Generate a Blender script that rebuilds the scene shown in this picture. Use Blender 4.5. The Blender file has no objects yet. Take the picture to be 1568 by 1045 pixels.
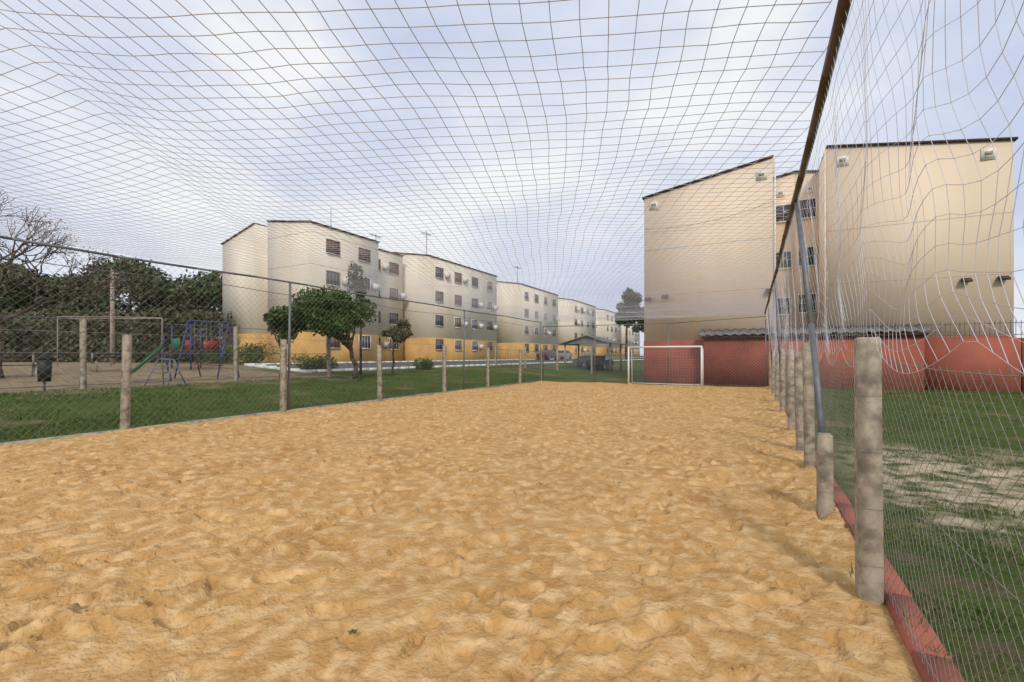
import bpy, math, random
import numpy as np
from mathutils import Vector
R=np.random.RandomState(7); random.seed(7)
TH=math.radians(28.0); F=697.0; EYE=1.55
CT,ST=math.cos(TH),math.sin(TH)
def W(px,d):
    r=(px-784)/F*d
    return (r*CT-d*ST, r*ST+d*CT)
def terr(x): 
    return np.clip((-np.asarray(x,float)-12.5)/16.0,0,1)*1.0
def tz(x): return float(terr(x))

# ---------- materials ----------
def mat(name,c1,c2=None,scale=3.0,rough=0.85,bump=0.0,bscale=40.0,metal=0.0,c3=None,s3=0.5,island=False,detail=6,spec=0.3,stretch=None,bd=.02):
    m=bpy.data.materials.new(name); m.use_nodes=True
    nt=m.node_tree; N=nt.nodes; L=nt.links
    b=N['Principled BSDF']; b.inputs['Roughness'].default_value=rough; b.inputs['Metallic'].default_value=metal
    b.inputs['Specular IOR Level'].default_value=spec
    tc=N.new('ShaderNodeTexCoord'); src=tc.outputs['Object']
    if stretch:
        mp=N.new('ShaderNodeMapping'); mp.inputs['Scale'].default_value=stretch; L.new(src,mp.inputs['Vector']); src=mp.outputs['Vector']
    if c2 is None: c2=tuple(v*0.8 for v in c1)
    if island:
        g=N.new('ShaderNodeNewGeometry'); fac=g.outputs['Random Per Island']
    else:
        n=N.new('ShaderNodeTexNoise'); n.inputs['Scale'].default_value=scale; n.inputs['Detail'].default_value=detail
        n.inputs['Roughness'].default_value=0.65
        L.new(src,n.inputs['Vector']); 
        r=N.new('ShaderNodeMapRange'); r.inputs['From Min'].default_value=0.32; r.inputs['From Max'].default_value=0.68
        L.new(n.outputs['Fac'],r.inputs['Value']); fac=r.outputs['Result']
    mx=N.new('ShaderNodeMix'); mx.data_type='RGBA'; L.new(fac,mx.inputs['Factor'])
    mx.inputs['A'].default_value=(*c1,1); mx.inputs['B'].default_value=(*c2,1)
    out=mx.outputs['Result']
    if c3 is not None:
        n2=N.new('ShaderNodeTexNoise'); n2.inputs['Scale'].default_value=s3; n2.inputs['Detail'].default_value=5
        L.new(src,n2.inputs['Vector'])
        r2=N.new('ShaderNodeMapRange'); r2.inputs['From Min'].default_value=0.45; r2.inputs['From Max'].default_value=0.68
        L.new(n2.outputs['Fac'],r2.inputs['Value'])
        m2=N.new('ShaderNodeMix'); m2.data_type='RGBA'; L.new(r2.outputs['Result'],m2.inputs['Factor'])
        L.new(out,m2.inputs['A']); m2.inputs['B'].default_value=(*c3,1); out=m2.outputs['Result']
    L.new(out,b.inputs['Base Color'])
    if bump>0:
        nb=N.new('ShaderNodeTexNoise'); nb.inputs['Scale'].default_value=bscale; nb.inputs['Detail'].default_value=4
        L.new(tc.outputs['Object'],nb.inputs['Vector'])
        bp=N.new('ShaderNodeBump'); bp.inputs['Strength'].default_value=bump; bp.inputs['Distance'].default_value=bd
        L.new(nb.outputs['Fac'],bp.inputs['Height']); L.new(bp.outputs['Normal'],b.inputs['Normal'])
    return m
M={}
M['sand']=mat('sand',(.60,.365,.145),(.43,.235,.08),scale=1.3,bump=.9,bscale=34,c3=(.70,.475,.235),s3=7,rough=.95,spec=.08,bd=.028)
M['conc']=mat('concrete',(.44,.38,.29),(.31,.26,.19),scale=14,bump=.35,bscale=90,c3=(.17,.145,.11),s3=7,bd=.006)
M['pipe']=mat('brown_pipe',(.13,.085,.045),(.06,.04,.025),scale=12,rough=.5)
M['gpipe']=mat('grey_pipe',(.20,.21,.23),(.13,.14,.15),scale=8,rough=.5,metal=.3)
M['net']=mat('net_twine',(.62,.64,.74),(.52,.54,.64),scale=5)
M['netw']=mat('net_twine_white',(.68,.68,.73),(.54,.54,.58),scale=5)
M['wire']=mat('fence_wire',(.30,.29,.27),(.18,.16,.13),scale=6,rough=.5)
M['white']=mat('white_paint',(.78,.78,.76),(.66,.65,.62),scale=6,rough=.5)
M['creamR']=mat('cream_render_wall',(.77,.635,.485),(.73,.595,.45),scale=.5,c3=(.69,.56,.42),s3=.35,bump=.15,bscale=20,stretch=(1,1,.35))
M['creamL']=mat('pale_render_wall',(.80,.73,.61),(.75,.68,.56),scale=.5,c3=(.68,.60,.48),s3=.4,bump=.15,bscale=20,stretch=(1,1,.3))
M['red']=mat('terracotta_paint',(.36,.11,.072),(.31,.095,.062),scale=1.2,c3=(.26,.085,.06),s3=.9,bump=.2)
M['ochre']=mat('ochre_paint',(.64,.38,.13),(.56,.33,.11),scale=1.2,c3=(.48,.29,.12),s3=.9)
M['roof']=mat('roof_edge',(.09,.06,.045),(.05,.04,.035),scale=4)
M['tile']=mat('fibre_cement',(.22,.215,.21),(.12,.115,.11),scale=3)
M['glass']=mat('window_glass',(.04,.045,.06),(.09,.10,.13),scale=1.3,rough=.15,spec=.5)
M['shut']=mat('window_shutter',(.12,.055,.045),(.20,.13,.11),scale=1.1,rough=.4)
M['frame']=mat('window_frame',(.40,.35,.30),(.28,.24,.20),scale=4)
M['bark']=mat('bark',(.10,.075,.05),(.05,.04,.03),scale=9,bump=.6)
M['leaf']=mat('leaves',(.018,.05,.010),(.085,.13,.028),island=True,rough=.6)
M['leaf2']=mat('olive_leaves',(.045,.05,.025),(.13,.12,.06),island=True,rough=.7)
M['leaf3']=mat('green_leaves',(.025,.055,.02),(.08,.115,.04),island=True,rough=.7)
M['blossom']=mat('blossom',(.38,.24,.26),(.20,.12,.11),island=True)
M['blade']=mat('grass_blades',(.035,.08,.012),(.12,.17,.035),island=True,rough=.6)
M['asph']=mat('asphalt',(.12,.118,.11),(.08,.078,.075),scale=6)
M['blue']=mat('blue_paint',(.035,.06,.19),(.03,.045,.13),rough=.4)
M['green']=mat('green_paint',(.03,.17,.09),(.02,.11,.06),rough=.4)
M['redp']=mat('red_paint',(.30,.035,.03),(.22,.025,.02),rough=.4)
M['black']=mat('dark_rubber',(.02,.02,.02),(.035,.035,.035),rough=.6)
M['carp']=mat('car_paint',(.10,.02,.02),(.08,.015,.015),rough=.25,spec=.5)
M['carg']=mat('car_paint_grey',(.28,.29,.31),(.25,.26,.27),rough=.25,spec=.5)

# ---------- mesh builder ----------
class MB:
    def __init__(s): s.v=[];s.f=[];s.n=0;s.mats=[]
    def mi(s,m):
        if m not in s.mats: s.mats.append(m)
        return s.mats.index(m)
    def add(s,v,f,m):
        v=np.asarray(v,float).reshape(-1,3); f=np.asarray(f,int)
        s.v.append(v); s.f.append((f+s.n,s.mi(m))); s.n+=len(v)
    def box(s,x0,x1,y0,y1,z0,z1,m):
        v=[(x0,y0,z0),(x1,y0,z0),(x1,y1,z0),(x0,y1,z0),(x0,y0,z1),(x1,y0,z1),(x1,y1,z1),(x0,y1,z1)]
        s.add(v,[(0,3,2,1),(4,5,6,7),(0,1,5,4),(1,2,6,5),(2,3,7,6),(3,0,4,7)],m)
    def hexa(s,b,t,m):
        s.add(list(b)+list(t),[(0,3,2,1),(4,5,6,7),(0,1,5,4),(1,2,6,5),(2,3,7,6),(3,0,4,7)],m)
    def tubes(s,P0,P1,r0,m,k=3,r1=None):
        P0=np.asarray(P0,float).reshape(-1,3);P1=np.asarray(P1,float).reshape(-1,3)
        if r1 is None: r1=r0
        n=len(P0); d=P1-P0; L=np.linalg.norm(d,axis=1,keepdims=True); d=d/np.maximum(L,1e-9)
        up=np.where(np.abs(d[:,2:3])>.9,np.array([[1.,0,0]]),np.array([[0,0,1.]]))
        a=np.cross(d,up); a/=np.linalg.norm(a,axis=1,keepdims=True); b=np.cross(d,a)
        r0=np.broadcast_to(np.asarray(r0,float).reshape(-1,1),(n,1)); r1=np.broadcast_to(np.asarray(r1,float).reshape(-1,1),(n,1))
        V=np.zeros((n,2*k,3))
        for i in range(k):
            t=2*math.pi*i/k; o=a*math.cos(t)+b*math.sin(t)
            V[:,i]=P0+o*r0; V[:,k+i]=P1+o*r1
        base=(np.arange(n)*2*k)[:,None]
        fs=[]
        for i in range(k):
            j=(i+1)%k
            fs.append(base+np.array([[i,j,k+j,k+i]]))
        s.add(V.reshape(-1,3),np.concatenate(fs),m)
        if k>4:
            caps=np.concatenate([base+np.arange(k)[::-1][None],base+k+np.arange(k)[None]])
            s.f.append((caps+s.n-n*2*k,s.mi(m)))
    def path(s,pts,r,m,k=8):
        pts=np.asarray(pts,float); s.tubes(pts[:-1],pts[1:],r,m,k)
    def build(s,name,smooth=False,parent=None):
        me=bpy.data.meshes.new(name)
        V=np.concatenate(s.v); me.vertices.add(len(V)); me.vertices.foreach_set('co',V.ravel())
        tot=[];loops=[];mi=[]
        for f,m in s.f:
            loops.append(f.ravel()); tot.append(np.full(len(f),f.shape[1])); mi.append(np.full(len(f),m))
        loops=np.concatenate(loops);tot=np.concatenate(tot);mi=np.concatenate(mi)
        me.loops.add(len(loops)); me.loops.foreach_set('vertex_index',loops.astype(np.int32))
        me.polygons.add(len(tot)); st=np.concatenate([[0],np.cumsum(tot)[:-1]])
        me.polygons.foreach_set('loop_start',st.astype(np.int32)); 
        try: me.polygons.foreach_set('loop_total',tot.astype(np.int32))
        except Exception: pass
        for m in s.mats: me.materials.append(M[m])
        me.polygons.foreach_set('material_index',mi.astype(np.int32))
        if smooth: me.polygons.foreach_set('use_smooth',np.ones(len(tot),bool))
        me.update(calc_edges=True); me.validate()
        o=bpy.data.objects.new(name,me); bpy.context.scene.collection.objects.link(o)
        if parent: o.parent=parent
        return o
def empty(name):
    o=bpy.data.objects.new(name,None); bpy.context.scene.collection.objects.link(o); return o

# ---------- noise ----------
def vnoise(x,y,s,seed=0):
    rs=np.random.RandomState(seed); T=rs.rand(256,256); an=seed*1.37
    x=np.asarray(x);y=np.asarray(y); x,y=x*math.cos(an)-y*math.sin(an),x*math.sin(an)+y*math.cos(an)
    x=x/s+1000.3; y=y/s+1000.7
    xi=np.floor(x).astype(int); yi=np.floor(y).astype(int); fx=x-xi; fy=y-yi
    fx=fx*fx*(3-2*fx); fy=fy*fy*(3-2*fy)
    g=lambda a,b:T[a%256,b%256]
    return (g(xi,yi)*(1-fx)+g(xi+1,yi)*fx)*(1-fy)+(g(xi,yi+1)*(1-fx)+g(xi+1,yi+1)*fx)*fy-.5
def grid(name,xs,ys,Z,m,smooth=True):
    nx,ny=len(xs),len(ys)
    X,Y=np.meshgrid(xs,ys,indexing='ij')
    b=MB(); V=np.stack([X,Y,Z],-1).reshape(-1,3)
    I=(np.arange(nx-1)[:,None]*ny+np.arange(ny-1)[None,:]).ravel()
    b.add(V,np.stack([I,I+ny,I+ny+1,I+1],1),m)
    return b.build(name,smooth)

XL,XR=-11.25,.66; YF=25.0
# ---------- ground ----------
def ground_material():
    m=bpy.data.materials.new('ground'); m.use_nodes=True; nt=m.node_tree;N=nt.nodes;L=nt.links
    b=N['Principled BSDF']; b.inputs['Roughness'].default_value=.95; b.inputs['Specular IOR Level'].default_value=.1
    tc=N.new('ShaderNodeTexCoord'); sx=N.new('ShaderNodeSeparateXYZ'); L.new(tc.outputs['Object'],sx.inputs[0])
    def noise(sc,d=6):
        n=N.new('ShaderNodeTexNoise'); n.inputs['Scale'].default_value=sc; n.inputs['Detail'].default_value=d; n.inputs['Roughness'].default_value=.65; L.new(tc.outputs['Object'],n.inputs['Vector']); return n.outputs['Fac']
    def mr(v,a,c,o0=0,o1=1):
        r=N.new('ShaderNodeMapRange'); r.inputs['From Min'].default_value=a; r.inputs['From Max'].default_value=c; r.inputs['To Min'].default_value=o0; r.inputs['To Max'].default_value=o1; L.new(v,r.inputs['Value']); return r.outputs['Result']
    def mth(op,a,c):
        n=N.new('ShaderNodeMath'); n.operation=op
        for i,q in enumerate((a,c)):
            if isinstance(q,(int,float)): n.inputs[i].default_value=q
            else: L.new(q,n.inputs[i])
        return n.outputs[0]
    def mix(f,a,c):
        n=N.new('ShaderNodeMix'); n.data_type='RGBA'; L.new(f,n.inputs['Factor'])
        for k,q in (('A',a),('B',c)):
            if isinstance(q,tuple): n.inputs[k].default_value=(*q,1)
            else: L.new(q,n.inputs[k])
        return n.outputs['Result']
    g=mix(mr(noise(1.1),.35,.65),(.05,.09,.016),(.115,.14,.033))
    g=mix(mr(noise(14),.4,.7),g,(.035,.055,.014))
    g=mix(mr(noise(.45),.53,.66),g,(.20,.15,.08))
    dirt=mix(mr(noise(2.5),.35,.65),(.34,.26,.16),(.20,.15,.09))
    wob=mth('MULTIPLY',mth('SUBTRACT',noise(.35),.5),9)
    xw=mth('ADD',sx.outputs['X'],wob)
    f1=mth('MULTIPLY',mr(xw,-18.6,-19.6),mr(mth('ADD',sx.outputs['Y'],wob),18,15))
    col=mix(f1,g,dirt)
    sand=mix(mr(noise(5),.35,.65),(.60,.49,.34),(.40,.31,.19))
    yw=mth('ADD',sx.outputs['Y'],mth('MULTIPLY',mth('SUBTRACT',noise(.8),.5),5))
    f2=mth('MULTIPLY',mth('MULTIPLY',mr(yw,5.0,6.2),mr(yw,10.5,8.5)),mr(sx.outputs['X'],.9,1.6))
    f2=mth('MULTIPLY',f2,mr(noise(3.2),.42,.56))
    col=mix(f2,col,sand)
    f3=mth('MULTIPLY',mth('MULTIPLY',mr(yw,5.2,4.2),mr(sx.outputs['X'],.7,.9)),mr(noise(2.2),.46,.6))
    col=mix(f3,col,(.11,.085,.05))
    L.new(col,b.inputs['Base Color'])
    bp=N.new('ShaderNodeBump'); bp.inputs['Strength'].default_value=.8; bp.inputs['Distance'].default_value=.05; L.new(noise(18),bp.inputs['Height']); L.new(bp.outputs['Normal'],b.inputs['Normal'])
    return m
M['ground']=ground_material()
xs=np.concatenate([[-900,-500,-250,-150,-90,-70],np.arange(-60,-11.5,.5),[-11.42,-11.3,-11.1],np.arange(-10.5,.4,1),[.5,.6,.84],np.arange(1.0,8,.12),np.arange(8,30,1),[40,60,100,200,500,900]])
ys=np.concatenate([[-900,-400,-150,-60,-30],np.arange(-20,0,1),np.arange(0,12,.12),np.arange(12,60,.5),[25.3],np.arange(60,160,4),[200,300,500,900]])
ys=np.unique(np.round(ys,3)); xs=np.unique(np.round(xs,3))
X,Y=np.meshgrid(xs,ys,indexing='ij')
Zt=terr(X)+.05*vnoise(X,Y,1.3,3)*(np.abs(X)<60)+.03*vnoise(X,Y,.35,4)*(np.abs(X)<60)
ins=(X>-11.35)&(X<.7)&(Y<25.2)&(Y>-12); Zt[ins]=-.15
grid('ground',xs,ys,Zt,'ground')

# ---------- sand ----------
sx=np.arange(XL-.1,XR+.06,.019)
yy=[-10.,-5,-2]; y=-.6
while y<YF+.25: yy.append(y); y+=max(.019,.0052*y)
sy=np.array(yy); X,Y=np.meshgrid(sx,sy,indexing='ij')
WX=X+.10*vnoise(X,Y,.35,41)+.03*vnoise(X,Y,.12,43); WY=Y+.10*vnoise(X,Y,.35,42)+.03*vnoise(X,Y,.12,44)
rid=lambda s,sd:.5-np.abs(vnoise(WX,WY,s,sd))*2
Z=.06*vnoise(X,Y,1.7,11)+.035*vnoise(WX,WY,.6,12)
patch=np.clip(vnoise(X,Y,1.1,45)*2.2+.75,.25,1)
Z+=(.014*rid(.30,13)+.014*rid(.15,14))*patch
for i in range(7000):
    cx=R.uniform(XL,XR);cy=R.uniform(-.5,YF); a=R.uniform(.09,.15); b_=a*R.uniform(.34,.5); t=R.normal()*.8+1.2+(math.pi if R.rand()<.5 else 0); dp=R.uniform(.006,.030)
    if R.rand()<.2: dp=R.uniform(.03,.048)
    i0,i1=np.searchsorted(sx,[cx-.32,cx+.32]); j0,j1=np.searchsorted(sy,[cy-.32,cy+.32])
    if i1<=i0 or j1<=j0: continue
    dx=.5*(WX[i0:i1,j0:j1]+X[i0:i1,j0:j1])-cx; dy=.5*(WY[i0:i1,j0:j1]+Y[i0:i1,j0:j1])-cy
    u=(dx*math.cos(t)+dy*math.sin(t))/a; v=(-dx*math.sin(t)+dy*math.cos(t))/b_
    q=np.sqrt(u*u+v*v); f=np.exp(-q**8*.5)
    Zl=Z[i0:i1,j0:j1]; mu=float(Zl.mean()); Zm=Zl+(mu-Zl)*.75*f
    Z[i0:i1,j0:j1]=Zm-dp*f*(1+.4*u)+dp*.6*np.exp(-((q-1.2)/.2)**2)*np.clip(.45-u*.8,0,1)
Z+=.011*rid(.075,15)*patch+.010*vnoise(X,Y,.04,16)
ed=np.clip((X-(XR-.5))/.5,0,1); Z+=.05*ed*np.clip((Y-3.2)/1.5,0,1)+.01*ed
grid('sand_court',sx,sy,Z,'sand')
b=MB()
for i in range(90):
    cx=R.uniform(-9,.3);cy=R.uniform(1.2,14); s=R.uniform(.004,.010)
    P=R.normal(size=(4,3))*s+np.array([cx,cy,.04]); b.add(P,[(0,1,2),(0,2,3),(0,3,1),(1,3,2)],'white' if i%4==0 else 'conc')
b.build('pebbles')
b=MB(); cx,cy=W(540,2.45)
for k in range(5):
    a=k*1.2; p=np.array([cx,cy,.06]); d=np.array([math.cos(a),math.sin(a),.15])*.03; n=np.array([-math.sin(a),math.cos(a),0])*.010
    b.add([p,p+d*.5+n,p+d,p+d*.5-n],[(0,1,2,3)],'leaf')
b.build('fallen_leaf')

# ---------- grass ----------
def blades(name,n,x0,x1,y0,y1,h0,h1,w,mask=None):
    x=R.uniform(x0,x1,n);y=R.uniform(y0,y1,n)
    if mask is not None:
        k=mask(x,y); x=x[k];y=y[k]
    n=len(x); a=R.uniform(0,6.28,n); h=R.uniform(h0,h1,n); z=terr(x)-.01
    dx=np.cos(a)*w; dy=np.sin(a)*w; lx=R.normal(size=n)*h*.5; ly=R.normal(size=n)*h*.5
    V=np.stack([np.stack([x-dx,y-dy,z],1),np.stack([x+dx,y+dy,z],1),np.stack([x+lx,y+ly,z+h],1)],1)
    b=MB(); b.add(V.reshape(-1,3),np.arange(3*n).reshape(-1,3),'blade'); b.build(name)
blades('grass',110000,-19.5,-11.4,1.5,30,.03,.09,.012,lambda x,y:vnoise(x,y,1.1,21)+.6*vnoise(x,y,.3,22)>-.12)
blades('grass',70000,.9,6.5,.6,6.4,.015,.05,.004,lambda x,y:(vnoise(x,y,.7,23)+.6*vnoise(x,y,.2,24)>-.05))
blades('grass',30000,1.0,14,8.5,26,.03,.07,.012,lambda x,y:(vnoise(x,y,1.5,25)+.6*vnoise(x,y,.4,24)>-.08))

# ---------- right fence ----------
def cpost(b,x,y,h,s=.06,z0=-.1,lean=(0,0),m='conc'):
    def ring(z,s2,ox,oy): return [(x+ox+a*s2,y+oy+q*s2,z) for a,q in ((-1,-1),(1,-1),(1,1),(-1,1))]
    zs=[z0,z0+(h-z0)*.5,h-.012,h]; rings=[]
    for i,z in enumerate(zs):
        t=(z-z0)/(h-z0); w=s*(1.03-.05*t)-(.010 if i==3 else 0)
        rings+=ring(z,w,lean[0]*t,lean[1]*t)
    f=[]
    for i in range(3):
        for k in range(4): f.append((4*i+k,4*i+(k+1)%4,4*i+4+(k+1)%4,4*i+4+k))
    f.append((12,13,14,15)); b.add(rings,f,m)
    for zz in np.arange(.25,h-.1,.35): 
        t=(zz-z0)/(h-z0); w=s*(1.03-.05*t)+.003; ox,oy=x+lean[0]*t,y+lean[1]*t
        b.path([(ox-w,oy-w,zz),(ox+w,oy-w,zz+.004),(ox+w,oy+w,zz+.006),(ox-w,oy+w,zz+.003),(ox-w,oy-w,zz)],.0012,'wire',4)
fence=empty('court_side_fence')
b=MB()
cpost(b,.64,3.58,1.665,.060,lean=(-.01,0))
for i,y in enumerate([7.25,8.6,10.6,13.9,17.2,20.6,24.0]):
    cpost(b,.66,y,[1.72,1.6,1.66,1.72,1.7,1.75,1.7][i],.058,lean=(R.uniform(-.03,.03),R.uniform(-.05,.05)))
cpost(b,.60,5.25,.80,.060,lean=(.0,.03))
cpost(b,.66,-.2,1.66,.062)
b.build('concrete_posts',parent=fence)
RX=.47; RZ=3.62
def railz(y): return 3.66-.012*y if y<7 else 3.57
b=MB()
b.path([(RX,y,railz(y)+.03*math.sin(y*.9)) for y in np.linspace(-2,24.9,28)],.036,'pipe',10)
b.path([(.60,5.33,.62),(.56,6.0,1.9),(.49,6.95,3.56)],.030,'gpipe',10)
for y in (13.9,20.6): b.path([(.66,y,0.4),(.5,y+.1,3.56)],.026,'gpipe',8)
b.build('rail_and_poles',parent=fence)
def netgrid(pf,keep,u,v,m,r,b):
    U,V=np.meshgrid(u,v,indexing='ij'); P=pf(U,V); K=keep(P)
    k1=K[:-1]&K[1:]; k2=K[:,:-1]&K[:,1:]
    b.tubes(P[:-1][k1],P[1:][k1],r,m); b.tubes(P[:,:-1][k2],P[:,1:][k2],r,m)
def pf(U,V):
    t=(V-1.6)/2.02; tc=np.clip(t,0,1); lo=1-tc
    x=.66+(RX-.66)*t+.05*np.sin(np.pi*tc)*(.6+.5*np.sin(U*1.1))+.025*np.sin(U*7+V*3)*np.sin(np.pi*tc)
    y=U+.09*np.sin(V*2.6+U*.8)+.10*lo*np.sin(V*9+U*1.5)+.03*np.sin(U*5+V*4)
    z=V-.16*np.abs(np.sin(U*2.6+.4))*lo**.7+.05*np.sin(U*2.1)*np.sin(np.pi*tc)+.02*np.sin(U*9+V*5)*tc*(1-tc)*4
    return np.stack([x,y,z],-1)
b=MB(); netgrid(pf,lambda P:P[...,2]<3.66,np.arange(.5,24.9,.095),np.linspace(1.62,3.62,20),'netw',.00135,b)
b.build('side_net',parent=fence)
def chain(b,x,y0,y1,z0,z1,sp,r,m,axis='y'):
    H=z1-z0; P0=[];P1=[]
    n=int((y1-y0+H)/sp)
    for i in range(n):
        s=y0-H+i*sp
        for sg in (1,-1):
            a0,a1=(s,s+H); c0,c1=(z0,z1) if sg==1 else (z1,z0)
            if a0<y0: c0+= (y0-a0)*(1 if sg==1 else -1); a0=y0
            if a1>y1: c1-=(a1-y1)*(1 if sg==1 else -1); a1=y1
            if a1<=a0: continue
            k=6
            for j in range(k):
                t0,t1=j/k,(j+1)/k
                q=lambda t:(a0+(a1-a0)*t,c0+(c1-c0)*t)
                P0.append(q(t0));P1.append(q(t1))
    P0=np.array(P0);P1=np.array(P1)
    def mk(P):
        wob=.018*np.sin(P[:,0]*1.7+P[:,1]*2.3)
        if axis=='y': return np.stack([x+wob,P[:,0]+.012*np.sin(P[:,1]*9+P[:,0]*3),P[:,1]+.01*np.sin(P[:,0]*7)],1)
        return np.stack([P[:,0],x+wob,P[:,1]],1)
    A,B=mk(P0),mk(P1)
    b.tubes(A,B,r,m)
b=MB(); chain(b,.735,.3,24.9,.06,1.5,.085,.0012,'wire')
for z in (.1,.8,1.5): b.path([(.73,y,z+.02*math.sin(y*2)) for y in np.linspace(.2,24.9,40)],.0022,'wire',4)
b.build('wire_mesh',parent=fence)
b=MB()
ye=np.linspace(-1,24.9,40)
for i in range(len(ye)-1):
    o=.006*math.sin(i*2.1)
    b.box(.71+o,.86+o,ye[i]+.003,ye[i+1]-.003,-.12,.06,'red')
b.build('red_kerb')
b=MB()
for (cx,cy) in ((.80,3.3),(.83,3.0),(.66,3.9),(.78,4.6),(.7,5.4),(.9,2.6),(.93,2.2)):
    for k in range(24):
        a=R.uniform(0,6.28);h=R.uniform(.04,.12); p=np.array([cx+R.normal()*.04,cy+R.normal()*.05,.03]); w=np.array([-math.sin(a),math.cos(a),0])*.004
        b.add([p-w,p+w,p+np.array([math.cos(a)*h*.5,math.sin(a)*h*.5,h])],[(0,1,2)],'blade')
b.build('weeds')

# ---------- left fence ----------
fl=empty('court_side_fence')
b=MB()
for y in (-2.5,1.0,4.5,8.05,11.7,15.4,18.9,22.3,25.1):
    cpost(b,XL-.12,y,1.95+R.uniform(-.05,.05),.062,lean=(R.uniform(-.04,.04),R.uniform(-.05,.05)))
b.build('concrete_posts',parent=fl)
b=MB()
b.path([(XL-.1,y,3.57+.02*math.sin(y)) for y in np.linspace(-3,25,20)],.026,'gpipe',8)
for y in (-.5,8.2,16.8,25.0): b.path([(XL-.1,y,-.1),(XL-.1,y+.05,3.6)],.032,'gpipe',8)
b.path([(XL-.1,y,2.0) for y in np.linspace(-3,25,20)],.004,'wire',4)
b.path([(XL-.1,y,3.25+.03*math.sin(y*1.3)) for y in np.linspace(-3,25,30)],.008,'gpipe',4)
b.build('rail_and_poles',parent=fl)
b=MB(); chain(b,XL-.1,-3,25,.03,3.55,.15,.0021,'wire'); b.build('wire_mesh',parent=fl)
b=MB(); b.box(XL-.2,XL-.06,-4,25.2,-.15,.05,'conc'); b.build('concrete_kerb')
fe=empty('court_end_fence')
b=MB()
for x in (-11.2,-8,-4.0,.5): b.path([(x,YF+.1,-.1),(x,YF+.1,3.3)],.03,'gpipe',8)
b.path([(XL,YF+.1,3.3),(-4,YF+.1,3.25),(.6,YF+.1,3.45)],.02,'gpipe',8)
b.build('poles',parent=fe)
b=MB(); chain(b,YF+.1,XL,.5,.03,3.3,.16,.0016,'net',axis='x'); b.build('end_net',parent=fe)

# ---------- ceiling net ----------
cab=[((-11.3,8.2),(0.5,-3.9)),((-11.3,16.8),(.5,3.8))]
def ldist(x,y,l):
    (a,c),(d,e)=l; L=math.hypot(d-a,e-c); return np.abs((x-a)*(e-c)-(y-c)*(d-a))/L
def pf2(U,V):
    a=math.radians(22)
    x=-5.4+(U*math.cos(a)-V*math.sin(a)); y=10+(U*math.sin(a)+V*math.cos(a))
    x0,y0=x,y
    x=x+.22*vnoise(x0,y0,3.4,31)+.09*vnoise(x0,y0,1.1,32)+.20*np.sin(y0*.3); y=y+.22*vnoise(x0,y0,3.0,33)+.09*vnoise(x0,y0,1.0,34)+.20*np.sin(x0*.5)
    x=x+.03*vnoise(x0,y0,.3,37); y=y+.03*vnoise(x0,y0,.3,38)
    u=np.clip((x-XL)/(RX-XL),0,1)
    z=3.60-.10*np.sin(np.pi*u)+.05*vnoise(x,y,1.8,35)+.02*vnoise(x,y,.6,36)
    for k,l in enumerate(cab):
        d=ldist(x,y,l); z=z+[.24,.10][k]*np.exp(-d/.8)*np.sin(np.pi*u)**.5
    return np.stack([x,y,z],-1)
keep=lambda P:(P[...,0]>XL-.1)&(P[...,0]<RX+.02)&(P[...,1]<YF+.1)&(P[...,1]>-1.5)
b=MB(); netgrid(pf2,keep,np.arange(-17,17,.158),np.arange(-20,20,.158),'net',.0031,b)
b.build('ceiling_net')

# ---------- goal ----------
b=MB(); gx0,gx1,gy=-5.87,-2.28,24.2
for x in (gx0,gx1):
    b.path([(x,gy,0),(x,gy,2.0)],.045,'white',12); b.path([(x,gy,1.98),(x,gy+.7,1.9),(x,gy+.8,0.05)],.018,'white',8); b.path([(x,gy,.06),(x,gy+.8,.06)],.018,'white',8)
b.path([(gx0-.04,gy,2.0),(gx1+.04,gy,2.0)],.045,'white',12)
b.path([(gx0,gy+.8,.06),(gx1,gy+.8,.06)],.018,'white',8)
u=np.arange(gx0,gx1,.14)
P0=[(x,gy+.7,1.9) for x in u];P1=[(x,gy+.8,.06) for x in u]
b.tubes(P0,P1,.0016,'net'); zz=np.arange(.1,1.9,.14)
b.tubes([(gx0,gy+.76,z) for z in zz],[(gx1,gy+.76,z) for z in zz],.0016,'net')
b.build('football_goal')

# ---------- buildings ----------
def window(b,face,p,c,z,w,h,style=0,fr='frame'):
    def bx(u0,u1,z0,z1,d0,d1,m):
        if face=='y': b.box(u0,u1,p-d1,p-d0,z0,z1,m)
        else: b.box(p+d0,p+d1,u0,u1,z0,z1,m)
    g='shut' if style==1 else 'glass'
    bx(c-w/2,c+w/2,z-h/2,z+h/2,.004,.012,g)
    t=.05
    bx(c-w/2-t,c-w/2,z-h/2-t,z+h/2+t,.002,.05,fr); bx(c+w/2,c+w/2+t,z-h/2-t,z+h/2+t,.002,.05,fr)
    bx(c-w/2,c+w/2,z+h/2,z+h/2+t,.002,.05,fr); bx(c-w/2-.05,c+w/2+.05,z-h/2-t-.03,z-h/2-t+.005,.055,.12,'white')
    bx(c-w/2,c+w/2,z-h/2-t,z-h/2,.002,.05,fr)
    n=4 if w>.9 else 2
    for i in range(1,n): 
        x=c-w/2+w*i/n; bx(x-.012,x+.012,z-h/2,z+h/2,.014,.032,fr)
    if style!=1:
        bx(c-w/2,c+w/2,z-.01,z+.01,.036,.044,fr)
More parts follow.
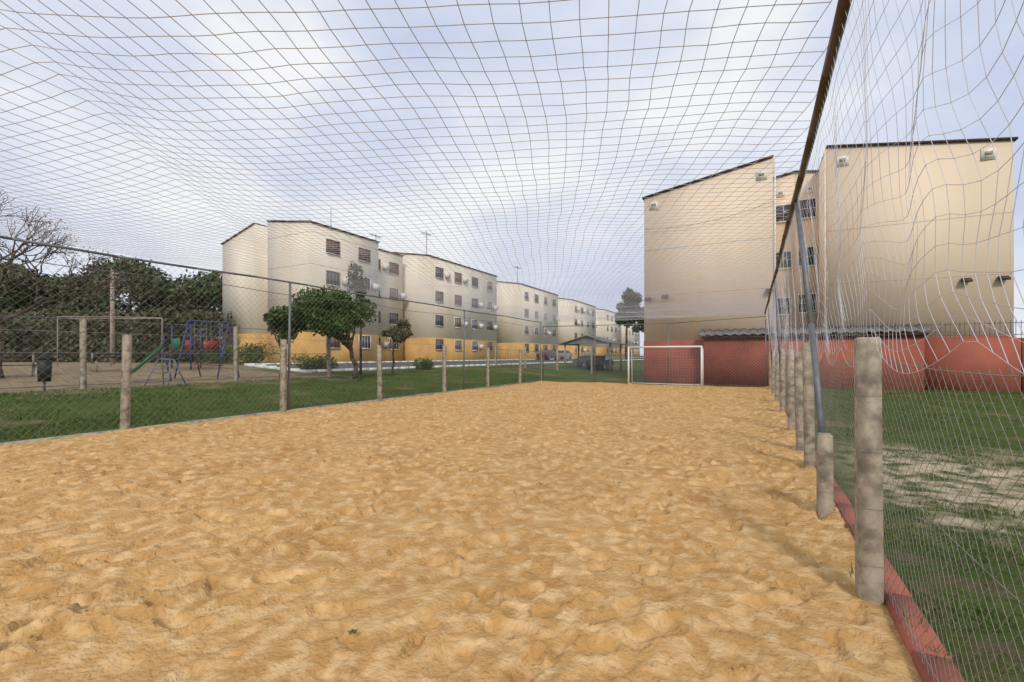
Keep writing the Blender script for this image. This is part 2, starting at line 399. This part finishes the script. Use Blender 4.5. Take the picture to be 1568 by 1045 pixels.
def wing(b,x0,x1,y0,y1,z0,h0,h1,wall,band,bh=2.42):
    b.box(x0-.02,x1+.02,y0-.02,y1+.02,z0-1.2,z0+bh,band)
    b.hexa([(x0,y0,z0+bh),(x1,y0,z0+bh),(x1,y1,z0+bh),(x0,y1,z0+bh)],[(x0,y0,z0+h0),(x1,y0,z0+h1),(x1,y1,z0+h1),(x0,y1,z0+h0)],wall)
    o=.10; s=(h1-h0)/(x1-x0)
    a0=z0+h0-(o*s if h1>h0 else 0)+.01; a1=z0+h1+(o*s if h1<h0 else 0)+.01
    xx0=x0-(o if h1>h0 else 0); xx1=x1+(o if h1<h0 else 0)
    b.hexa([(xx0,y0-o,a0),(xx1,y0-o,a1),(xx1,y1+o,a1),(xx0,y1+o,a0)],[(xx0,y0-o,a0+.09),(xx1,y0-o,a1+.09),(xx1,y1+o,a1+.09),(xx0,y1+o,a0+.09)],'roof')
def vent(b,x,y,z,s=.25):
    b.box(x-s,x+s,y-.03,y-.003,z-s,z+s,'white'); b.box(x-s*.65,x+s*.65,y-.036,y-.031,z-s*.65,z+s*.65,'creamL'); b.box(x-s*.5,x+s*.5,y-.06,y-.038,z-s*.1,z+s*.5,'frame')
b=MB()
wing(b,-5.75,.9,27.5,41,0,10.85,11.95,'creamR','red')
wing(b,3.2,9.9,27.5,41,0,11.95,10.85,'creamR','red')
wing(b,.92,2.05,30.5,40.8,0,11.8,11.98,'creamR','red'); wing(b,2.05,3.18,30.5,40.8,0,11.98,11.8,'creamR','red')
for x,z in ((-5.2,10.35),(.35,11.1),(9.1,10.4),(3.85,11.15)): vent(b,x,27.5,z)
for x in (1.35,2.75): vent(b,x,30.5,10.9,.2)
for z in (9.75,7.05,4.4,):
    window(b,'y',30.5,1.5,z,.75,.9,fr='white'); window(b,'y',30.5,2.65,z+.1,.8,1.0,fr='white')
b.path([(.97,27.44,2.4),(.97,27.44,11.8)],.045,'white',8)
b.path([(3.13,27.44,2.4),(3.13,27.44,11.8)],.045,'creamR',8)
for z in (5.1,7.75): b.box(-5.74,.89,27.492,27.499,z,z+.010,'frame') ; b.box(3.21,9.89,27.492,27.499,z,z+.010,'frame')
for x,z in ((-5.5,4.85),(-4.55,4.95),(.72,4.95),(8.35,4.9),(9.55,4.9)):
    b.hexa([(x-.16,27.2,z-.1),(x+.16,27.2,z-.1),(x+.16,27.45,z),(x-.16,27.45,z)],[(x-.16,27.2,z),(x+.16,27.2,z),(x+.16,27.45,z+.12),(x-.16,27.45,z+.12)],'roof'); b.box(x-.03,x+.03,27.4,27.5,z-.02,z+.05,'white')
b.build('apartment_building')
b=MB()
b.box(-2.4,6.7,26.5,27.46,-.2,2.55,'red')
n=90; xs_=np.linspace(-2.6,6.9,n)
zf=lambda i:.045*math.cos(i*math.pi/2.0)
for i in range(n-1):
    a,c=xs_[i],xs_[i+1]; za,zc=zf(i),zf(i+1)
    b.hexa([(a,26.2,2.62+za),(c,26.2,2.62+zc),(c,27.46,2.95+zc),(a,27.46,2.95+za)],[(a,26.2,2.66+za),(c,26.2,2.66+zc),(c,27.46,2.99+zc),(a,27.46,2.99+za)],'tile')
b.box(-2.5,6.8,26.3,26.46,2.46,2.56,'bark')
b.build('annex')
b=MB(); b.box(9.95,30,26.9,27.1,-.2,2.3,'red'); b.box(6.75,9.9,26.9,27.1,-.2,2.3,'red')
for x in np.arange(6.9,30,.16): b.path([(x,27,2.3),(x,27,3.05)],.012,'gpipe',4)
for z in (2.45,2.95): b.path([(6.8,27.03,z),(30,27.03,z)],.015,'gpipe',4)
b.build('red_wall')
ZL=1.0
def sidewin(b,xp,ys,seed):
    rs=random.Random(seed)
    for y in ys:
        for z in (1.75,4.3,6.85,9.4):
            window(b,'x',xp+(.02 if z<2 else 0),y,ZL+z,1.3,1.05,style=1 if rs.random()<.6 else 0,fr='white' if rs.random()<.4 else 'frame')
            if rs.random()<.3: b.box(xp+.03,xp+.33,y+.9,y+1.6,ZL+z-.35,ZL+z+.15,'white')
b=MB(); y0=23.8
wing(b,-35.6,-30.3,y0,31,ZL,11.65,10.9,'creamL','ochre'); wing(b,-42,-37.3,y0,36.5,ZL,10.5,11.7,'creamL','ochre')
wing(b,-37.28,-35.62,y0+2,36.4,ZL,11.5,11.6,'creamL','ochre'); wing(b,-35.6,-32.3,31.02,36.5,ZL,11.5,10.9,'creamL','ochre')
sidewin(b,-30.3,(25.9,29.3),1); sidewin(b,-32.3,(32.6,35.2),2)
for z in (4.3,6.85,9.4): window(b,'y',y0+2,-36.4,ZL+z,.8,1.0)
b.path([(-33,28,12.6),(-33,28,14.6)],.03,'gpipe',4)
for z in (5.1,7.7,10.2): b.box(-35.59,-30.31,y0-.008,y0-.002,ZL+z,ZL+z+.02,'frame'); b.box(-30.298,-30.292,y0+.02,30.98,ZL+z,ZL+z+.02,'frame')
b.build('apartment_building')
for i,yb in enumerate((37.5,58.6,79.7,100.8,121.9)):
    b=MB(); xr=-29.7
    wing(b,xr-6.6,xr,yb,yb+14.1,ZL,11.95,10.9,'creamL','ochre'); wing(b,xr-15.6,xr-9,yb,yb+14.1,ZL,10.9,11.95,'creamL','ochre')
    wing(b,xr-8.98,xr-6.62,yb+2.5,yb+14,ZL,11.8,11.9,'creamL','ochre')
    sidewin(b,xr,(yb+1.8,yb+5.3,yb+8.8,yb+12.3),i+5)
    b.build('apartment_building')
def antenna(x,y,z,h):
    b=MB(); b.path([(x,y,z),(x,y,z+h)],.035,'gpipe',5)
    b.path([(x,y-.7,z+h*.9),(x,y+.7,z+h*.9)],.025,'gpipe',5)
    for k in range(5): b.path([(x-.35,y-.6+.3*k,z+h*.9),(x+.35,y-.6+.3*k,z+h*.9)],.018,'gpipe',4)
    b.build('tv_antenna')
antenna(-32.6,33,11.8,1.6); antenna(-31,38.8,11.9,3.0); antenna(-31,60,11.9,3.0)

# ---------- road, kerbs ----------
def strip(name,x0,x1,y0,y1,lift,m):
    xs=np.linspace(x0,x1,6);ys=np.linspace(y0,y1,30);X,Y=np.meshgrid(xs,ys,indexing='ij'); return grid(name,xs,ys,terr(X)+lift,m)
strip('road',-27.5,-22.6,17,140,.05,'asph')
b=MB()
for x in (-27.6,-22.4):
    for y in np.arange(17,140,1.0): b.box(x-.08,x+.08,y+.01,y+.99,tz(x)-.1,tz(x)+.13,'white')
for x in np.arange(-27.5,-22.4,1): b.box(x,x+.98,16.85,17.0,tz(x)-.1,tz(x)+.14,'white')
b.build('white_kerb')

# ---------- trees ----------
def leafcloud(b,C,Rr,n,size,m):
    C=np.asarray(C,float);Rr=np.asarray(Rr,float)
    w=(Rr[:,0]*Rr[:,1]*Rr[:,2])**.7; w/=w.sum(); k=R.choice(len(C),n,p=w)
    d=R.normal(size=(n,3)); d/=np.linalg.norm(d,axis=1,keepdims=True); rad=R.uniform(.2,1,(n,1))**.5*(1+R.normal(size=(n,1))*.10)
    P=C[k]+d*rad*Rr[k]
    a=R.normal(size=(n,3)); a/=np.linalg.norm(a,axis=1,keepdims=True); c=np.cross(a,R.normal(size=(n,3))); c/=np.linalg.norm(c,axis=1,keepdims=True)
    s=size*R.uniform(.5,1.3,(n,1)); V=np.stack([P-a*s,P+c*s*.5,P+a*s,P-c*s*.5],1)
    b.add(V.reshape(-1,3),np.arange(4*n).reshape(-1,4),m)
def limb(b,p,q,r0,r1,segs=4,wob=.1,m='bark'):
    p=np.array(p,float);q=np.array(q,float);pts=[p+(q-p)*t+(R.normal(size=3)*wob if 0<t<1 else 0) for t in np.linspace(0,1,segs+1)]
    rr=np.linspace(r0,r1,segs+1); b.tubes(pts[:-1],pts[1:],rr[:-1],m,7,rr[1:])
def tree(name,base,top,crown,rad,n,size,leaf,nclump=14,tr=.12):
    b=MB(); base=np.array(base,float);top=np.array(top,float); limb(b,base,top,tr,tr*.6,5,.08)
    C=[];Q=[]
    crown=np.array(crown,float); rad=np.array(rad,float)
    for i in range(nclump):
        d=R.normal(size=3); d/=np.linalg.norm(d); c=crown+d*rad*R.uniform(.35,.9); C.append(c); s=R.uniform(.2,.42); Q.append([rad[0]*s,rad[1]*s,rad[2]*s*1.1])
        limb(b,top-(top-base)*R.uniform(0,.25),c,tr*.4,tr*.08,4,.1)
    leafcloud(b,C,Q,n,size,leaf); b.build(name)
x,y=-17,15.9
tree('leafy_tree',(x,y,tz(x)-.1),(x-.35,y-.1,2.3),(x-1.1,y-.6,3.6),(2.5,2.3,1.45),12000,.10,'leaf',28,.13)
x,y=W(430,21.5); tree('small_tree',(x,y,tz(x)-.1),(x,y,2.1),(x,y,3.0),(.9,.9,1.1),2200,.09,'leaf',9,.07)
x,y=W(552,26); tree('conifer_tree',(x,y,tz(x)-.1),(x,y,5.6),(x,y,5.3),(.8,.8,1.7),1500,.10,'leaf3',10,.08)
x,y=W(602,27); tree('small_tree',(x,y,tz(x)-.1),(x,y,2.4),(x,y,3.0),(1.0,1.0,.8),2000,.12,'leaf2',8,.08)
x,y=W(960,92); tree('distant_tree',(x,y,tz(x)-.1),(x,y,9),(x,y,11.3),(3.4,3.4,3.6),7000,.3,'leaf3',14,.3)
x,y=W(990,110); tree('distant_tree',(x,y,tz(x)-.1),(x,y,9),(x,y,10.3),(4,4,3.6),6000,.35,'leaf3',12,.3)
for px,d,h in ((482,27,1.0),(497,27.5,.8),(650,33,.9),(380,30,1.4),(395,31,1.6),(330,31,1.4),(345,32,1.7)):
    x,y=W(px,d); b=MB(); C=[(x+R.normal()*.4,y+R.normal()*.4,tz(x)+h*R.uniform(.2,.6)) for _ in range(6)]; leafcloud(b,C,[(h*.5,h*.5,h*.45)]*6,1300,.07,'leaf'); b.build('shrub')
b=MB(); C=[];Q=[]
prof=[(-250,395),(-150,380),(-60,405),(0,395),(60,422),(110,425),(150,398),(185,394),(215,398),(250,428),(290,420),(330,415),(360,428),(400,455)]
for k in range(380):
    px=R.uniform(-330,400); d=R.uniform(46,64); ty=np.interp(px,[p[0] for p in prof],[p[1] for p in prof])+R.uniform(-4,12)
    x,y=W(px,d); top=EYE+(545-ty)*d/F; rr=R.uniform(.9,2.0)
    z=R.uniform(1.2,top-rr) if k%3 else top-rr
    C.append((x,y,z)); Q.append((rr*1.3,rr*1.3,rr*1.0))
    if k%4==0: limb(b,(x,y,.6),(x,y,max(z,2)),.2,.08,3,.15)
h=len(C)//2
leafcloud(b,C[:h],Q[:h],44000,.26,'leaf2'); leafcloud(b,C[h:],Q[h:],44000,.26,'leaf3'); b.build('tree_row')
b=MB(); C=[];Q=[]
for k in range(150):
    px=R.uniform(-330,335); d=R.uniform(38,45); x,y=W(px,d); C.append((x,y,1.2+R.uniform(0,3.6)));Q.append((1.6,1.6,1.1))
leafcloud(b,C,Q,40000,.19,'leaf2'); b.build('hedge')
def bare(name,x,y,z,h):
    b=MB(); tips=[]
    def rec(p,d,l,r,n):
        q=p+d*l; limb(b,p,q,r,r*.65,3,l*.04)
        if n<=1: tips.append(q)
        if n==0: return
        for k in range(3 if n>1 else 4):
            e=d+R.normal(size=3)*.45; e[2]+=.08; e/=np.linalg.norm(e); rec(q,e,l*R.uniform(.65,.9),r*.6,n-1)
    rec(np.array([x,y,z]),np.array([.0,0,1.]),h*.27,.14,5)
    T=np.array(tips); leafcloud(b,T,np.full((len(T),3),.22),len(T)*7,.034,'blossom'); b.build(name)
x,y=W(0,16.5); bare('bare_tree',x,y,tz(x)-.1,7.5)

# ---------- playground ----------
PX=-19.5
b=MB()
for y in (-3.4,1.6,6.6,11.6,16.4): cpost(b,PX,y,tz(PX)+2.35,.07,z0=tz(PX)-.2)
for z in (2.3,1.2,.15): b.path([(PX,y,tz(PX)+z) for y in (-4,6,16.4)],.012,'gpipe',4)
chain(b,PX,-3.4,16.4,tz(PX)+.1,tz(PX)+2.3,.16,.0025,'wire')
b.build('playground_fence')
def P(px,d,h=0): 
    x,y=W(px,d); return np.array([x,y,tz(x)+h])
b=MB(); A=P(288,20);B=P(350,20.5)
for q in (A,B):
    o=np.array([.5,-.9,0]); t=q+np.array([0,0,2.5]); b.path([q-o*.8,t],.03,'blue',8); b.path([q+o*.8,t],.03,'blue',8); b.path([q-o*.45+[0,0,1.1],q+o*.45+[0,0,1.1]],.02,'blue',6)
b.path([A+[0,0,2.5],B+[0,0,2.5]],.035,'blue',8)
for t in (.3,.7):
    q=A+(B-A)*t; u=(B-A)/np.linalg.norm(B-A)*.22
    b.tubes([q-u+[0,0,2.5],q+u+[0,0,2.5]],[q-u+[0,0,.6],q+u+[0,0,.6]],.010,'gpipe',5)
    s=np.array([.08,-.13,0])
    b.hexa([q-u-s+[0,0,.56],q+u-s+[0,0,.56],q+u+s+[0,0,.56],q-u+s+[0,0,.56]],[q-u-s+[0,0,.6],q+u-s+[0,0,.6],q+u+s+[0,0,.6],q-u+s+[0,0,.6]],'redp')
b.build('swing_set')
b=MB(); A=P(250,18.2,1.35);B=P(195,17.6,.2); n_=np.cross((B-A)/np.linalg.norm(B-A),[0,0,1]); n_/=np.linalg.norm(n_); n_*=.24
up=np.array([0,0,.03])
mid=A+(B-A)*.8+np.array([0,0,-.05])
for p,q in ((A,mid),(mid,B)):
    b.hexa([p-n_,p+n_,q+n_,q-n_],[p-n_+up,p+n_+up,q+n_+up,q-n_+up],'green')
    for sgn in (-1,1):
        o=n_*sgn; b.hexa([p+o,p+o*1.12,q+o*1.12,q+o],[p+o+up*4,p+o*1.12+up*4,q+o*1.12+up*4,q+o+up*4],'green')
D=P(262,18.4)
for sgn in (-1,1):
    b.path([D+n_*sgn,A+n_*sgn*1.05,A+n_*sgn*1.05+[0,0,.5]],.022,'blue',6)
for t in (.15,.35,.55,.75,.95): b.path([D-n_+(A-D)*t,D+n_+(A-D)*t],.018,'blue',6)
b.build('playground_slide')
b=MB(); A=P(236,16.8);B=P(272,16.8)
u=(B-A)
for s_ in (-.35,.35):
    o=np.array([.6,-1.0,0])*s_*1.2
    b.path([A+o,A+u*.25+o*.2+[0,0,1.0],A+u*.75+o*.2+[0,0,1.0],B+o],.022,'gpipe',6)
    for h in (.25,.5,.75): b.path([A+u*.25*h+o*(1-.8*h)+[0,0,h],B-u*.25*h+o*(1-.8*h)+[0,0,h]],.016,'gpipe',6)
b.build('climbing_frame')
b=MB()
for px in (88,170,248):
    for d in (24,25.2): q=P(px,d); b.path([q,q+[0,0,2.6]],.022,'frame',8)
for d in (24,25.2): b.path([P(88,d,2.6),P(170,d,2.6),P(248,d,2.6)],.022,'frame',8)
for px in np.linspace(88,248,14): b.path([P(px,24,2.6),P(px,25.2,2.6)],.016,'frame',6)
b.build('monkey_bars')
b=MB(); c=P(300,24)
for sx_ in (-.9,.9):
    for sy_ in (-.7,.7): q=c+[sx_,sy_,0]; b.path([q,q+[0,0,2.3]],.04,'blue',8)
b.box(c[0]-.95,c[0]+.95,c[1]-.75,c[1]+.75,c[2]+.9,c[2]+.98,'bark')
b.box(c[0]-.85,c[0]-.1,c[1]-.74,c[1]-.7,c[2]+1.0,c[2]+1.6,'green'); b.box(c[0]+.4,c[0]+.85,c[1]-.74,c[1]-.7,c[2]+1.0,c[2]+1.5,'redp')
b.box(c[0]+.88,c[0]+.92,c[1]-.1,c[1]+.65,c[2]+1.0,c[2]+1.5,'redp')
b.build('play_tower')
b=MB(); q=P(68,14.2)
for r0,r1,z0,z1 in ((.15,.18,.3,1.0),(.2,.2,1.0,1.05),(.19,.06,1.05,1.14)): b.tubes([q+[0,0,z0]],[q+[0,0,z1]],r0,'black',14,r1)
b.path([q,q+[0,0,.35]],.03,'gpipe',6)
b.build('litter_bin')
b=MB(); q=P(172,30); b.tubes([q],[q+[0,0,6.2]],.15,'conc',10,.10); b.path([q+[-.8,0,5.9],q+[.8,0,5.9]],.05,'conc',6); b.build('utility_pole')
for bp_,bd_ in ((20,17),(170,21)):
    b=MB(); q=P(bp_,bd_)
    for k in range(3): b.box(q[0]-.2+.14*k,q[0]-.08+.14*k,q[1]-.8,q[1]+.8,q[2]+.43,q[2]+.46,'bark')
    for k in range(2): b.box(q[0]-.27,q[0]-.24,q[1]-.8,q[1]+.8,q[2]+.58+.14*k,q[2]+.68+.14*k,'bark')
    for s_ in (-.6,.6): b.box(q[0]-.24,q[0]+.2,q[1]+s_-.04,q[1]+s_+.04,q[2]-.05,q[2]+.43,'conc'); b.box(q[0]-.24,q[0]-.2,q[1]+s_-.03,q[1]+s_+.03,q[2]+.43,q[2]+.84,'conc')
    b.build('park_bench')

# ---------- cars ----------
def car(q,rot,paint):
    b=MB()
    prof=[(-2.05,.35),(-2.05,.75),(-1.9,.92),(-1.0,1.0),(-.45,1.42),(.9,1.45),(1.65,1.0),(2.0,.95),(2.08,.6),(2.05,.35)]
    w=[.8,.84,.82,.80,.62,.62,.8,.8,.82,.8]
    n=len(prof); V=[(p[0],-w[i],p[1]) for i,p in enumerate(prof)]+[(p[0],w[i],p[1]) for i,p in enumerate(prof)]
    b.add(V,[(i,(i+1)%n,n+(i+1)%n,n+i) for i in range(n)],paint)
    for off in (0,n):
        b.add([V[off+i] for i in range(n)],[(0,1,2),(0,2,3),(0,3,9),(3,6,9),(6,7,9),(7,8,9),(3,4,5),(3,5,6)],paint)
    for s_ in (-1,1):
        b.add([(-.85,s_*.80,1.03),(-.42,s_*.66,1.36),(.2,s_*.66,1.38),(.2,s_*.80,1.03)],[(0,1,2,3)],'glass'); b.add([(.28,s_*.80,1.03),(.28,s_*.66,1.38),(.85,s_*.66,1.38),(1.4,s_*.80,1.05)],[(0,1,2,3)],'glass')
        for x in (-1.3,1.3): b.tubes([(x,s_*.66,.31)],[(x,s_*.86,.31)],.31,'black',16); b.tubes([(x,s_*.861,.31)],[(x,s_*.87,.31)],.18,'frame',12)
    b.add([(-.97,-.7,1.04),(-.5,-.58,1.39),(-.5,.58,1.39),(-.97,.7,1.04)],[(0,1,2,3)],'glass')
    o=b.build('parked_car'); o.location=q; o.rotation_euler=(0,0,rot)
car(P(838,66,.05),math.radians(90),'carp'); car(P(862,74,.05),math.radians(90),'carg'); car(P(905,52,.0),math.radians(200),'carg'); car((-13.8,45,.1),math.radians(90),'black')
b=MB(); x0,x1,y0,y1=-16.8,-12.2,43,47; z=.15
for x in (x0,x1):
    for y in (y0,y1): b.box(x-.08,x+.08,y-.08,y+.08,z-.2,z+2.6,'conc')
xm=(x0+x1)/2
for a,c in (((x0-.4,2.5),(xm,3.3)),((xm,3.3),(x1+.4,2.5))):
    b.hexa([(a[0],y0-.5,z+a[1]),(c[0],y0-.5,z+c[1]),(c[0],y1+.5,z+c[1]),(a[0],y1+.5,z+a[1])],[(a[0],y0-.5,z+a[1]+.1),(c[0],y0-.5,z+c[1]+.1),(c[0],y1+.5,z+c[1]+.1),(a[0],y1+.5,z+a[1]+.1)],'tile')
b.add([(x0,y0-.3,z+2.55),(x1,y0-.3,z+2.55),(xm,y0-.3,z+3.3)],[(0,1,2)],'tile')
b.build('carport')
b=MB()
for x in np.arange(-22,-5.8,.18): b.path([(x,38,tz(x)-.1),(x,38,tz(x)+1.7)],.014,'gpipe',4)
for x in np.arange(-22,-6,1.0):
    for h in (.2,1.6): b.path([(x,38.02,tz(x)+h),(x+1.0,38.02,tz(x+1)+h)],.016,'gpipe',4)
for x in np.arange(-22,-5,3.2): cpost(b,x,38,tz(x)+2.0,.07,z0=tz(x)-.2)
b.build('metal_fence')
b=MB()
def cable(p,q,sag,r=.012):
    p=np.array(p,float);q=np.array(q,float); t=np.linspace(0,1,14)[:,None]; pts=p+(q-p)*t; pts[:,2]-=(sag*4*t*(1-t))[:,0]; b.path(pts,r,'black',4)
cable((-5.7,27.3,9.0),(.9,27.3,9.6),.35,.01); 
q=P(172,30,5.9); cable(q,(-42,24,8),.6); cable(q,P(-300,26,6.2),.7); cable(q+[.5,0,0],P(-300,27,6.0),.7)
b.build('overhead_wires')

# ---------- world, sun, camera ----------
sc=bpy.context.scene
w=bpy.data.worlds.new('World'); sc.world=w; w.use_nodes=True; nt=w.node_tree;N=nt.nodes;L=nt.links
bg=N['Background']; bg.inputs['Strength'].default_value=.1
EL=math.radians(36)
az=math.radians(150)
sky=N.new('ShaderNodeTexSky'); sky.sky_type='NISHITA'; sky.sun_disc=False; sky.sun_elevation=EL; sky.sun_rotation=az; sky.dust_density=3
tc=N.new('ShaderNodeTexCoord'); mp=N.new('ShaderNodeMapping'); mp.inputs['Scale'].default_value=(1,1,1.7); mp.inputs['Location'].default_value=(.35,.2,.1); L.new(tc.outputs['Generated'],mp.inputs['Vector'])
no=N.new('ShaderNodeTexNoise'); no.inputs['Scale'].default_value=2.0; no.inputs['Detail'].default_value=6; no.inputs['Roughness'].default_value=.5; L.new(mp.outputs[0],no.inputs['Vector'])
cr=N.new('ShaderNodeValToRGB'); e=cr.color_ramp.elements; e[0].position=.36; e[0].color=(.60,.67,.85,1); e[1].position=.62; e[1].color=(.95,.96,.98,1)
x_=cr.color_ramp.elements.new(.5); x_.color=(.74,.79,.91,1)
L.new(no.outputs['Fac'],cr.inputs[0])
vs=N.new('ShaderNodeVectorMath'); vs.operation='SCALE'; vs.inputs['Scale'].default_value=10.3; L.new(cr.outputs[0],vs.inputs[0])
mx=N.new('ShaderNodeMix'); mx.data_type='RGBA'; mx.inputs['Factor'].default_value=.92; L.new(sky.outputs[0],mx.inputs['A']); L.new(vs.outputs[0],mx.inputs['B']); L.new(mx.outputs['Result'],bg.inputs['Color'])
sd=bpy.data.lights.new('sun','SUN'); sd.energy=2.0; sd.angle=math.radians(11); sd.color=(1,.93,.82)
so=bpy.data.objects.new('sun',sd); sc.collection.objects.link(so)
dirv=Vector((math.sin(az)*math.cos(EL),math.cos(az)*math.cos(EL),math.sin(EL)))
so.rotation_euler=dirv.to_track_quat('Z','Y').to_euler()
cd=bpy.data.cameras.new('camera'); cd.lens=16; cd.sensor_width=36; cd.shift_y=.0143; cd.clip_start=.05; cd.clip_end=3000
co=bpy.data.objects.new('camera',cd); sc.collection.objects.link(co); co.location=(0,0,EYE); co.rotation_euler=(math.pi/2,0,TH); sc.camera=co
sc.view_settings.view_transform='Standard'; sc.view_settings.look='None'; sc.view_settings.exposure=0
